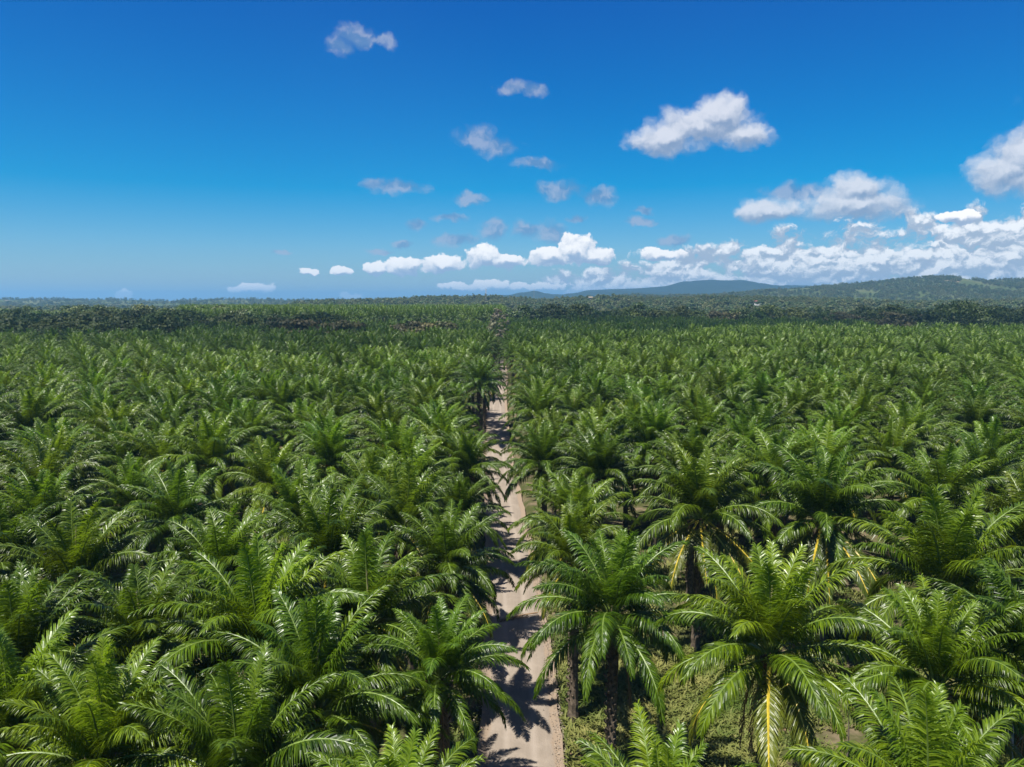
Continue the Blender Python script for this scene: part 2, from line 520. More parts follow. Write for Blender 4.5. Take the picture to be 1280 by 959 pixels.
def add_frond(mb, a, rnd, nl, seg, wid, L=None, sides=4, mleaf=0, mrach=1, xf=None, droopy=1.0, npt=13, shrink=1.0, thick=1.0, bend=None):
    L = L or (4.8 + min(1.0, a * 3.5) * 1.2) * rnd.uniform(0.94, 1.05)
    pts, tan = frond_curve(a, rnd, L, npt, bend)
    roll = rnd.uniform(-0.35, 0.35)
    sub = MB()
    rad = [thick * 0.060 * (1 - i / (npt - 1)) ** 0.8 + 0.012 for i in range(npt)]
    rad[0] = 0.11
    if sides:
        sub.tube(pts, rad, sides, mrach, 0.5, 0.75)
    fcol = rnd.uniform(-0.15, 0.15)
    for sgn in (-1, 1):
        for i in range(nl):
            t = 0.13 + 0.865 * (i + rnd.random() * 0.7) / nl
            x = t * (npt - 1); j = min(int(x), npt - 2); fr = x - j
            p = pts[j].lerp(pts[j + 1], fr)
            T = tan[j].lerp(tan[j + 1], fr).normalized()
            side = T.cross(UP)
            if side.length < 0.15:
                side = Vector((0, -1, 0))
            side = side.normalized() * sgn
            N = (side.cross(T) * sgn).normalized()
            # roll about the rachis
            r2 = roll * t
            s2 = side * math.cos(r2) + N * math.sin(r2) * sgn
            N2 = N * math.cos(r2) - side * math.sin(r2) * sgn
            ang = R(68 - 40 * t + rnd.uniform(-6, 6))
            lift = rnd.choice((0.40, 0.14, -0.12)) + rnd.uniform(-0.10, 0.10)
            d = (T * math.cos(ang) + s2 * math.sin(ang) + N2 * lift).normalized()
            env = math.sin(math.pi * min(1.0, 0.16 + 0.80 * t) ** 0.85) ** 0.7 if t < 0.97 else 0.35
            ll = 1.14 * max(0.22, env) * rnd.uniform(0.84, 1.08) * shrink
            if t < 0.2: ll *= 0.35 + 3.2 * (t - 0.13) / 0.35
            w = wid * rnd.uniform(0.8, 1.15)
            tw = rnd.uniform(-0.42, 0.42)
            sl = ll / seg
            q = p.copy()
            cc = min(1.0, max(0.0, 0.5 + fcol + rnd.uniform(-0.4, 0.4)))
            prev = None
            g = 0.30 * droopy * (3.0 / seg) * (0.55 + 0.75 * min(1.0, ll))
            for s in range(seg + 1):
                b = T - d * T.dot(d)
                b = b.normalized() if b.length > 1e-4 else N2
                nn = d.cross(b)
                b = b * math.cos(tw) + nn * math.sin(tw)
                ws = w * (0.55, 1.0, 0.8, 0.0)[s] if seg == 3 else w * (0.8, 0.9, 0.0)[s]
                cur = (q - b * ws * 0.5, q + b * ws * 0.5)
                if prev is not None:
                    if s == seg:
                        sub.face([prev[0], prev[1], q.copy()], mleaf, cc)
                    else:
                        sub.face([prev[0], prev[1], cur[1], cur[0]], mleaf, cc)
                prev = cur
                d = (d + Vector((0, 0, -g * (0.6 + 0.5 * s)))).normalized()
                q = q + d * sl
    if xf is None:
        base = len(mb.v)
        mb.v.extend(sub.v)
    else:
        base = len(mb.v)
        mb.v.extend([xf @ p for p in sub.v])
    mb.f.extend([tuple(i + base for i in f) for f in sub.f])
    mb.m.extend(sub.m); mb.c.extend(sub.c)

NAGE = 10
AMAX = 1.13
FROND = {}
def build_fronds():
    for i in range(NAGE):
        a = AMAX * i / (NAGE - 1)
        for v in range(3):
            rnd = random.Random(100 * i + v)
            mb = MB()
            add_frond(mb, a, rnd, 138, 3, 0.060, droopy=1.0)
            if i <= 1: ms = [M['leaf_young'], M['rachis']]
            elif i >= NAGE - 2: ms = [M['leaf_old'], M['rachis_gold']] if v != 1 else [M['leaf'], M['rachis']]
            else: ms = [M['leaf'], M['rachis']]
            FROND[(i, v)] = mb.mesh('frond', ms)
    for v in range(2):                                   # dead, hanging
        rnd = random.Random(900 + v)
        mb = MB()
        add_frond(mb, 1.34, rnd, 46, 3, 0.05, L=5.0, droopy=2.0, shrink=0.8)
        FROND[('dead', v)] = mb.mesh('dead_frond', [M['leaf_dead'], M['rachis_dead']])
    for v in range(3):                                   # old fronds with golden midrib
        rnd = random.Random(950 + v)
        mb = MB()
        add_frond(mb, 1.10 + 0.10 * v, rnd, 120, 3, 0.064, L=5.8, thick=1.35, bend=((-18, 44), (-30, 40), (-42, 34))[v])
        FROND[('gold', v)] = mb.mesh('golden_frond', [M['leaf_old'], M['rachis_gold']])
build_fronds()

def build_trunk(seed, h=10.0):
    rnd = random.Random(seed)
    mb = MB()
    n = 26
    pts, rad = [], []
    for i in range(n + 1):
        t = i / n
        pts.append(Vector((0.10 * math.sin(t * 2.2 + seed), 0.10 * math.cos(t * 1.7 + seed) - 0.1, -0.4 + (h + 0.4) * t)))
        r = 0.40 - 0.12 * min(1, t * 3) + (0.22 * max(0, t - 0.86) / 0.14)
        rad.append(r * (1.0 + 0.06 * (-1) ** i))
    mb.tube(pts, rad, 9, 0)
    # leaf-base stubs in a spiral
    for s in range(120):
        t = 0.12 + 0.88 * s / 120
        z = h * t
        a = s * 2.3999
        r = (0.29 if t < 0.86 else 0.29 + 0.22 * (t - 0.86) / 0.14)
        o = Vector((math.cos(a), math.sin(a), 0))
        l = 0.10 + 0.14 * rnd.random() if t < 0.80 else 0.22 + 0.35 * rnd.random()
        p0 = o * (r - 0.06) + Vector((0, 0, z))
        mb.tube([p0, p0 + (o * 0.8 + Vector((0, 0, 0.9))).normalized() * l], [0.10, 0.055], 4, 0, cap=True)
    return mb.mesh('trunk', [M['bark']])
TRUNKS = [build_trunk(s) for s in (1, 2, 3)]

def build_spear(seed):
    rnd = random.Random(seed)
    mb = MB()
    l = 3.6 + rnd.random() * 0.8
    lean = Vector((rnd.uniform(-0.08, 0.08), rnd.uniform(-0.08, 0.08), 0))
    pts = [Vector((0, 0, l * t)) + lean * (l * t * t) for t in np.linspace(0, 1, 7)]
    mb.tube(pts, [0.075, 0.07, 0.062, 0.055, 0.05, 0.038, 0.008], 6, 0)
    for i in range(10):
        t = 0.3 + 0.065 * i
        p = pts[int(t * 6)]
        mb.tube([p, p + Vector((rnd.uniform(-.1, .1), rnd.uniform(-.1, .1), 0.55))], [0.02, 0.004], 3, 0, cap=False)
    return mb.mesh('spear_leaf', [M['spear']])
SPEARS = [build_spear(s) for s in (1, 2)]

def build_fruit(seed):
    rnd = random.Random(seed)
    mb = MB()
    for i in range(46):                                   # knobbly bunch of drupes
        z = 1 - 2 * (i + 0.5) / 46
        a = i * 2.3999
        r = math.sqrt(1 - z * z)
        c = Vector((0.20 * r * math.cos(a), 0.20 * r * math.sin(a), 0.27 * z))
        o = c.normalized()
        s = o.cross(Vector((0.3, 0.2, 0.9))).normalized(); u = o.cross(s)
        q = [c + s * 0.055, c + u * 0.055, c - s * 0.055, c - u * 0.055]
        tip = c + o * (0.075 + 0.03 * rnd.random())
        for j in range(4):
            mb.face([q[j], q[(j + 1) % 4], tip], 0)
        mb.face([c * 0.5, q[0], q[2]], 0)
    return mb.mesh('fruit_bunch', [M['fruit']])
FRUITS = [build_fruit(s) for s in (1, 2)]

def build_crown(seed, nf, nl, wid, seg=2, sides=3, npt=9, amax=1.05):
    """whole crown in one mesh, for palms too far off to show single fronds"""
    rnd = random.Random(seed)
    mb = MB()
    for k_ in range(nf):
        a = amax * k_ / (nf - 1)
        az = k_ * 2.3999 + rnd.uniform(-0.25, 0.25)
        xf = Matrix.Translation((0, 0, 0.45 * (1 - a))) @ Matrix.Rotation(az, 4, 'Z')
        ml = 1 if a < 0.14 else (2 if a > 0.9 and rnd.random() < 0.6 else 0)
        add_frond(mb, a, rnd, nl, seg, wid, sides=sides, mleaf=ml, mrach=3 if ml < 2 else 4, xf=xf, npt=npt)
    return mb.mesh('crown', [M['far_leaf'], M['leaf_young'], M['leaf_old'], M['rachis'], M['rachis_gold']])
CROWNS = [build_crown(s, 34, 58, 0.098, amax=1.10) for s in range(7)]
FARCROWNS = [build_crown(50 + s, 30, 22, 0.21, 2, 0, 8) for s in range(5)]

# ------------------------------------------------------------------ where the palms stand
HT = 11.0
# crown hearts read off the photo: (px, py[, trunk height])
hearts = [(95, 735), (278, 728), (411, 710), (560, 714), (507, 665), (465, 640), (575, 648), (338, 612), (546, 560), (585, 592),
          (412, 582), (206, 585), (72, 604), (222, 655), (375, 655), (460, 782), (325, 814), (395, 893), (550, 848), (130, 962),
          (495, 1085), (3, 722), (235, 520), (475, 530), (15, 930), (300, 985), (180, 815), (22, 838),
          (680, 585), (750, 597), (720, 660), (716, 704), (876, 648), (785, 557), (882, 552), (765, 772), (962, 818), (1029, 650),
          (1175, 632), (1180, 742), (1170, 860), (1160, 1045), (828, 1075), (1300, 850), (1032, 527), (1285, 690)]
GOLD = {(876, 648), (1029, 650), (962, 818)}
BRIGHT = {(828, 1075), (495, 1085), (1170, 860), (1160, 1045), (130, 962), (962, 818)}
SCALE = {(550, 848): 0.72, (495, 1085): 0.76, (828, 1075): 0.70, (560, 714): 0.80, (765, 772): 0.98, (1160, 1045): 0.88, (585, 592): 0.8,
         (575, 648): 0.76, (680, 585): 0.85, (720, 660): 0.84, (716, 704): 0.82, (962, 818): 0.95, (1170, 860): 1.0, (130, 962): 0.88,
         (1029, 650): 1.14, (876, 648): 1.10, (1180, 742): 1.14}
palms = []                                                # (x, y, height, key)
for (px, py) in hearts:
    h = HT + rng.uniform(-0.4, 0.4)
    p = at(px, py, h)
    palms.append((p.x, p.y, h, (px, py)))
# double row of tall palms on the left verge seen with bare trunks
for (px, py) in ((600, 558), (605.5, 549), (607, 536), (598, 545)):
    b = at(px, py, 0)
    palms.append((b.x, b.y, 11.6, (px, py)))
occupied = [(a, b) for a, b, _, _ in palms]
FAR_END_R, FAR_END_L = 575.0, 560.0
gold_xy = [(a, b) for a, b, _, k_ in palms if k_ in ((876, 648), (1029, 650))]
cells = {}
def cell_add(x, y):
    cells.setdefault((int(x // 8), int(y // 8)), []).append((x, y))
def near_any(x, y, r):
    cx, cy = int(x // 8), int(y // 8)
    for i in (-1, 0, 1):
        for j in (-1, 0, 1):
            for (a, b) in cells.get((cx + i, cy + j), ()):
                if (a - x) ** 2 + (b - y) ** 2 < r * r:
                    return True
    return False
for a, b in occupied: cell_add(a, b)
SP = 8.6
iy = 0
y = 26.0
while y < 960:
    x0 = -SP * math.ceil((y * 0.78 + 40) / SP) + (SP / 2 if iy % 2 else 0)
    x = x0
    while x < y * 0.78 + 40:
        jx, jy = x + rng.uniform(-1.5, 1.5), y + rng.uniform(-1.4, 1.4)
        rc = road_c(min(jy, 460))
        ok = abs(jx - rc) > ((5.2 if jx > rc else 6.0) if jy < 150 else (4.9 if jy < 220 else (4.0 if jy < 300 else (3.0 if jy < 380 else 0.0))))
        if jy < (57 if 11 < jx < 30 else 46) and jx > 2: ok = False            # the grassy opening beside the road
        if any(abs(jx - gx * jy / gy) < 5.5 and gy - 14 < jy < gy for gx, gy in gold_xy): ok = False
        if near_any(jx, jy, 6.5 if jy < 90 else 5.6): ok = False
        u = jx / jy
        if jx > rc:
            if jy > FAR_END_R + 40 * math.sin(jx * 0.02) - (110 if u > 0.46 else 0): ok = False
        else:
            if u < -0.42 and jy > 335 + 25 * math.sin(jx * 0.03): ok = False
            if 500 < jy < 548: ok = False                  # gap in front of the farther block
            if -0.42 < u < -0.24 and 400 < jy < 500 and mnoise.noise(Vector((jx * 0.02, jy * 0.02, 4))) > 0.1: ok = False
        if ok:
            if rng.random() < 0.025: continue_gap = True
            else: continue_gap = False
            h = 10.6 + 0.9 * mnoise.noise(Vector((jx * 0.03, jy * 0.03, 1))) + rng.uniform(-1.2, 1.2)
            if jx < rc and jy > 548: h += 5.0
            if rng.random() < 0.05: h -= rng.uniform(2.0, 4.5)
            if not continue_gap:
                palms.append((jx, jy, h, None))
                cell_add(jx, jy)
        x += SP
    y += SP * 0.866
    iy += 1
palms.sort(key=lambda p: math.hypot(p[0], p[1]))
def in_view(x, y, m=7.0):
    return abs(x) < y * 0.655 + m and y > 20
seen = [p for p in palms if in_view(p[0], p[1])]
unseen = [p for p in palms if not in_view(p[0], p[1]) and p[1] < 120]
N_PARTS = 135                                             # palms close enough to show single fronds
N_THINGS = 300

def palm_tint(r, bright=False, gold=False, dist=100):
    v = r.uniform(0.68, 1.25)
    w = r.uniform(-0.14, 0.10)
    if bright: v, w = 1.22, 0.06
    return (v * (1.0 + w), v, v * (1.0 - w), 1.0)

ORD = ['first', 'second', 'third', 'fourth', 'fifth', 'sixth', 'seventh', 'eighth', 'ninth', 'tenth', 'eleventh', 'twelfth',
       'thirteenth', 'fourteenth', 'fifteenth', 'sixteenth', 'seventeenth', 'eighteenth', 'nineteenth', 'twentieth']
SPECIAL = {
    (876, 648): 'oil palm with spreading golden-ribbed lower fronds between the road and its golden twin',
    (1029, 650): 'oil palm hung with a fan of bright golden-ribbed fronds over its bare trunk',
    (962, 818): 'oil palm with one long yellowing frond hanging straight down its trunk by the grassy opening',
    (765, 772): 'large dark oil palm leaning drooping fronds over the near right edge of the road',
    (550, 848): 'oil palm whose fronds arch over the near left edge of the dirt road',
    (828, 1075): 'bright young-leaved oil palm rising from the bottom edge beside the grassy opening',
    (1170, 860): 'bright oil palm with one tall pale upright frond near the right bottom corner',
    (1160, 1045): 'oil palm with broad comb-like fronds at the bottom edge, right of the opening',
    (495, 1085): 'pale green oil palm with upright fronds at the bottom edge left of the road',
    (130, 962): 'oil palm with tall upright fronds at the bottom left of the picture',
    (465, 640): 'oil palm with a rounded green tuft in front of its dark heart, left of road',
    (507, 665): 'oil palm with orange-brown dead frond ribs hanging under its heart, left of road',
    (560, 714): 'oil palm with reddish fruit heart and a long frond reaching to the road',
    (95, 735): 'dark-hearted oil palm with a shuttlecock of upright fronds at the far left',
    (395, 893): 'oil palm with a yellow-tipped upright frond above a deep shaded heart',
    (600, 558): 'tall oil palm on a bare dark trunk, nearest of the trunks left of road',
}

def build_palm_things():
    # rows for the labels: bands of depth on each side of the road, counted from the road
    bands = {}
    for i, p in enumerate(seen[:N_PARTS]):
        side = 'right' if p[0] > road_c(p[1]) else 'left'
        bands.setdefault((side, int((p[1] - 20) // 9.0)), []).append(i)
    lab = {}
    for (side, b), ids in bands.items():
        ids.sort(key=lambda i: abs(seen[i][0] - road_c(seen[i][1])))
        for j, i in enumerate(ids):
            lab[i] = 'green oil palm, %s from the dirt road in the %s cross row, %s side' % (ORD[min(j, 19)], ORD[min(b, 19)], side)
    for i, (x, y, h, key) in enumerate(seen[:N_THINGS]):
        r = random.Random(5000 + i)
        d = math.hypot(x, y)
        root = bpy.data.objects.new('oil_palm', None)
        root.empty_display_size = 0.5
        root.location = (x, y, 0)
        sc = r.uniform(0.88, 1.10) * SCALE.get(key, 1.0)
        root.rotation_euler = (0, 0, r.uniform(0, 6.283))
        C.objects.link(root)
        side = 'right' if x > road_c(y) else 'left'
        tint = palm_tint(r, key in BRIGHT, key in GOLD)
        lean = (r.uniform(-0.09, 0.09), r.uniform(-0.09, 0.09), 0)
        tr = obj('trunk', TRUNKS[i % 3], root, (0, 0, 0), (0, 0, r.uniform(0, 6)), (1, 1, (h - 0.25) / 10.0))
        if i < N_PARTS:
            tag(root, SPECIAL.get(key, lab[i]), 'palm tree', 'oil palms %s of the dirt road' % side)
            nf = r.randint(35, 40)
            gold = key in GOLD
            amax = 1.05 if gold else r.choice((0.92, 1.0, 1.06, 1.12))
            gaz = ([-1.2, -1.9] if key == (962, 818) else [-2.75, -2.25, -1.85, -1.45, -1.1, -0.7, -0.2, 0.3, 3.3, 2.5]) if gold else []
            for k_ in range(nf):
                a = amax * (k_ / (nf - 1)) ** 0.92
                idx = min(NAGE - 1, max(0, round(a / AMAX * (NAGE - 1) + r.uniform(-0.35, 0.35))))
                me = FROND[(idx, r.randrange(3))]
                nm = 'frond'
                az = k_ * 2.39996 + r.uniform(-0.22, 0.22)
                if k_ >= nf - len(gaz):
                    me = FROND[('gold', r.randrange(3))]
                    az = gaz[nf - 1 - k_] - root.rotation_euler[2] + r.uniform(-0.1, 0.1)
                f = bpy.data.objects.new(nm, me)
                f.location = (0, 0, h - 0.15 + 0.5 * (1 - a))
                f.rotation_euler = (lean[0] + r.uniform(-.05, .05), lean[1] + r.uniform(-.05, .05), az)
                s_ = sc * r.uniform(0.92, 1.06)
                f.scale = (s_, s_, s_)
                f.color = tint
                f.parent = root
                C.objects.link(f)
            if r.random() < 0.8:
                for q in range(r.randint(1, 5)):
                    f = obj('dead_frond', FROND[('dead', q % 2)], root, (0, 0, h - 0.5), (0, 0, r.uniform(0, 6.28)), (.9, .9, .9))
            obj('spear_leaf', SPEARS[i % 2], root, (0, 0, h + 0.3), (r.uniform(-.06, .06), r.uniform(-.06, .06), 0), (0.85 * sc, 0.85 * sc, r.uniform(0.6, 0.9) * sc))
            for q in range(r.randint(1, 3)):
                az = r.uniform(0, 6.28)
                obj('fruit_bunch', FRUITS[q % 2], root, (0.5 * math.cos(az), 0.5 * math.sin(az), h - 0.15), (0.4, 0, az))
        else:
            tag(root, 'mid-distance oil palm with a dense green crown among its rows, %s of the road' % side, 'palm tree', 'mid-distance oil palms %s of the road' % side)
            c = obj('crown', CROWNS[r.randrange(len(CROWNS))], root, (0, 0, h), (lean[0], lean[1], 0), (sc, sc, sc))
            c.color = tint
build_palm_things()

# ------------------------------------------------------------------ masses (instances on points)
def hidden_collection(name, meshes):
    col = bpy.data.collections.new(name)
    for me in meshes:
        col.objects.link(bpy.data.objects.new(me.name, me))
    return col

def scatter(name, pts, rots, scls, coll, label=None, cat=None):
    me = bpy.data.meshes.new(name)
    me.vertices.add(len(pts))
    me.vertices.foreach_set('co', np.asarray(pts, dtype=np.float32).ravel())
    me.attributes.new('rz', 'FLOAT', 'POINT').data.foreach_set('value', np.asarray(rots, dtype=np.float32))
    me.attributes.new('sc', 'FLOAT_VECTOR', 'POINT').data.foreach_set('vector', np.asarray(scls, dtype=np.float32).ravel())
    o = obj(name, me)
    ng = bpy.data.node_groups.new(name, 'GeometryNodeTree')
    ng.interface.new_socket('Geometry', in_out='INPUT', socket_type='NodeSocketGeometry')
    ng.interface.new_socket('Geometry', in_out='OUTPUT', socket_type='NodeSocketGeometry')
    L = ng.links.new
    gi, go = ng.nodes.new('NodeGroupInput'), ng.nodes.new('NodeGroupOutput')
    ci = ng.nodes.new('GeometryNodeCollectionInfo')
    ci.inputs['Collection'].default_value = coll
    ci.inputs['Separate Children'].default_value = True
    ci.inputs['Reset Children'].default_value = True
    iop = ng.nodes.new('GeometryNodeInstanceOnPoints')
    iop.inputs['Pick Instance'].default_value = True
    rz = ng.nodes.new('GeometryNodeInputNamedAttribute'); rz.data_type = 'FLOAT'; rz.inputs['Name'].default_value = 'rz'
    sc = ng.nodes.new('GeometryNodeInputNamedAttribute'); sc.data_type = 'FLOAT_VECTOR'; sc.inputs['Name'].default_value = 'sc'
    cx = ng.nodes.new('ShaderNodeCombineXYZ')
    L(rz.outputs['Attribute'], cx.inputs[2])
    er = ng.nodes.new('FunctionNodeEulerToRotation')
    L(cx.outputs[0], er.inputs[0])
    L(gi.outputs[0], iop.inputs['Points'])
    L(ci.outputs[0], iop.inputs['Instance'])
    L(er.outputs[0], iop.inputs['Rotation'])
    L(sc.outputs['Attribute'], iop.inputs['Scale'])
    L(iop.outputs[0], go.inputs[0])
    md = o.modifiers.new('scatter', 'NODES')
    md.node_group = ng
    o['kind'] = 'stuff'
    tag(o, label, cat)
    return o

def far_palm_mesh(cr, h=11.0):
    me = cr.copy()
    bmv = np.empty(len(me.vertices) * 3, dtype=np.float32)
    me.vertices.foreach_get('co', bmv)
    bmv = bmv.reshape(-1, 3)
    mb = MB()
    mb.v = [Vector(p) + Vector((0, 0, h)) for p in bmv]
    mb.f = [tuple(p.vertices) for p in me.polygons]
    mb.m = [p.material_index for p in me.polygons]
    cc = np.empty(len(mb.f), dtype=np.float32)
    me.attributes['tint'].data.foreach_get('value', cc)
    mb.c = list(cc)
    mb.tube([Vector((0, 0, -0.3)), Vector((0, 0, h))], [0.36, 0.30], 6, 5)
    bpy.data.meshes.remove(me)
    return mb.mesh('far_palm', [M['far_leaf'], M['leaf_young'], M['leaf_old'], M['rachis'], M['rachis_gold'], M['bark']])

def build_far_palms():
    rest = seen[N_THINGS:] + unseen
    coll_a = hidden_collection('far_palm_kinds', [far_palm_mesh(c) for c in FARCROWNS])
    coll_m = hidden_collection('mid_palm_kinds', [far_palm_mesh(c) for c in CROWNS[:5]])
    for nm, sel, coll, lab in (('palm_canopy', lambda d: d < 330, coll_m, 'continuous canopy of oil palms behind the nearer rows'),
                               ('distant_palm_canopy', lambda d: d >= 330, coll_a, 'far canopy of oil palms reaching the tree lines')):
        P, Z, K = [], [], []
        for (x, y, h, key) in rest:
            if sel(math.hypot(x, y)):
                s = nrng.uniform(0.9, 1.1)
                P.append((x, y, 0)); Z.append(nrng.uniform(0, 6.28)); K.append((s, s, h / 11.0))
        scatter(nm, P, Z, K, coll, lab, 'palm canopy')
build_far_palms()

# ------------------------------------------------------------------ broadleaf trees
def tree_leaf(name, dark, light):
    return leaf_material(name, dark, light, tuple(min(1, 1.6 * c) for c in light), 0.18, 0.55, 0.3, 0.3)
M['tree_a'] = tree_leaf('tree_leaf_green', (0.026, 0.054, 0.012), (0.078, 0.118, 0.022))
M['tree_b'] = tree_leaf('tree_leaf_olive', (0.034, 0.056, 0.012), (0.098, 0.124, 0.026))
M['tree_c'] = tree_leaf('tree_leaf_brown', (0.058, 0.058, 0.020), (0.135, 0.124, 0.044))
M['tree_y'] = tree_leaf('tree_leaf_yellow', (0.12, 0.14, 0.02), (0.26, 0.25, 0.035))
M['dry'] = tree_leaf('tree_leaf_dry', (0.14, 0.125, 0.07), (0.31, 0.275, 0.165))
M['wood'] = plain('tree_wood', (0.15, 0.12, 0.09), 0.9, 0.2, 0.5)

def tree_crown(seed, mat, h, w, nclump, nleaf, leaf, flat=1.0, base=0.35):
    """crown of leaf clumps at uneven radii; returns crown mesh and clump centres"""
    rnd = random.Random(seed)
    mb = MB()
    cents = []
    for c in range(nclump):
        z = rnd.random()
        rr = w * 0.5 * math.sqrt(max(0.05, 1 - (2 * z - 0.85) ** 2 * 0.85)) * math.sqrt(rnd.uniform(0.15, 1.0))
        a = rnd.uniform(0, 6.283)
        ctr = Vector((rr * math.cos(a), rr * math.sin(a), h * (base + (1 - base) * (0.06 + 0.86 * z))))
        R0 = w * rnd.uniform(0.10, 0.19)
        cents.append((ctr, R0))
        cc = rnd.uniform(0.2, 0.8)
        for l in range(nleaf):
            d = Vector((rnd.gauss(0, 1), rnd.gauss(0, 1), rnd.gauss(0.25, 0.8)))
            d.normalize()
            p = ctr + Vector((d.x, d.y, d.z * 0.75 * flat)) * R0 * rnd.uniform(0.55, 1.08)
            n = (d + Vector((rnd.uniform(-.7, .7), rnd.uniform(-.7, .7), rnd.uniform(-.4, .8)))).normalized()
            s = n.cross(Vector((rnd.uniform(-1, 1), rnd.uniform(-1, 1), 0.3))).normalized(); u = n.cross(s)
            L_ = leaf * rnd.uniform(0.6, 1.25)
            mb.face([p - s * L_ * 0.5, p + u * L_ * 0.42, p + s * L_ * 0.5, p - u * L_ * 0.42], 0,
                    min(1, max(0, cc + rnd.uniform(-0.35, 0.35))))
    return mb, cents

def tree_wood_mesh(seed, h, cents, base):
    rnd = random.Random(seed)
    mb = MB()
    fork = Vector((rnd.uniform(-.3, .3), rnd.uniform(-.3, .3), h * base * 0.8))
    mb.tube([Vector((0, 0, -0.5)), Vector((0, 0, h * 0.05)), fork], [0.028 * h, 0.02 * h, 0.016 * h], 7, 0)
    for (c, r0) in cents[:10]:
        mid = fork.lerp(c, 0.5) + Vector((0, 0, -0.04 * h))
        mb.tube([fork, mid, c], [0.010 * h, 0.007 * h, 0.003 * h], 5, 0, cap=False)
    return mb.mesh('trunk', [M['wood']])

TREES = {}
def tree_kind(kind, seed, mat, h, w, ncl, nl, leaf, flat=1.0, base=0.32):
    cr, cents = tree_crown(seed, mat, h, w, ncl, nl, leaf, flat, base)
    TREES.setdefault(kind, []).append((cr.mesh('crown', [M[mat]]), tree_wood_mesh(seed, h, cents, base), h))
for s in range(3):
    tree_kind('green', 10 + s, 'tree_a', 20, 17, 34, 46, 1.15)
    tree_kind('olive', 20 + s, 'tree_b', 18, 19, 32, 46, 1.15, 0.8)
    tree_kind('brown', 30 + s, 'tree_c', 11, 15, 24, 46, 0.9, 0.7, 0.2)
tree_kind('spreading', 41, 'tree_b', 24, 34, 60, 60, 1.25, 0.65, 0.3)
tree_kind('spreading', 42, 'tree_a', 22, 30, 54, 60, 1.25, 0.65, 0.3)
tree_kind('yellow', 51, 'tree_y', 14, 9, 16, 50, 0.8)
tree_kind('dry', 61, 'dry', 17, 8, 15, 34, 0.75, 1.2, 0.2)
tree_kind('dry', 62, 'dry', 15, 9, 14, 30, 0.75, 1.2, 0.2)

def plant_tree(kind, px, dist, h, label, group=None, wide=1.0, name='broadleaf_tree', cat='tree', z=0.0, seed=None):
    var = TREES[kind]
    i = (seed if seed is not None else rng.randrange(99)) % len(var)
    cr, wd, h0 = var[i]
    p = atd(px, 376, dist)
    root = bpy.data.objects.new(name, None)
    root.location = (p.x, dist, z)
    root.rotation_euler = (0, 0, rng.uniform(0, 6.28))
    s = h / h0
    root.scale = (s * wide, s * wide, s)
    C.objects.link(root)
    tag(root, label, cat, group)
    c = obj('crown', cr, root)
    v = rng.uniform(0.75, 1.2)
    c.color = (v * rng.uniform(0.9, 1.12), v, v * rng.uniform(0.8, 1.1), 1)
    obj('trunk', wd, root)
    return root

def ordinal(n):
    if n < 20: return ORD[n]
    tens = {2: 'twent', 3: 'thirt', 4: 'fort', 5: 'fift', 6: 'sixt'}[(n + 1) // 10]
    u = (n + 1) % 10
    return tens + 'ieth' if u == 0 else tens + 'y-' + ORD[u - 1]

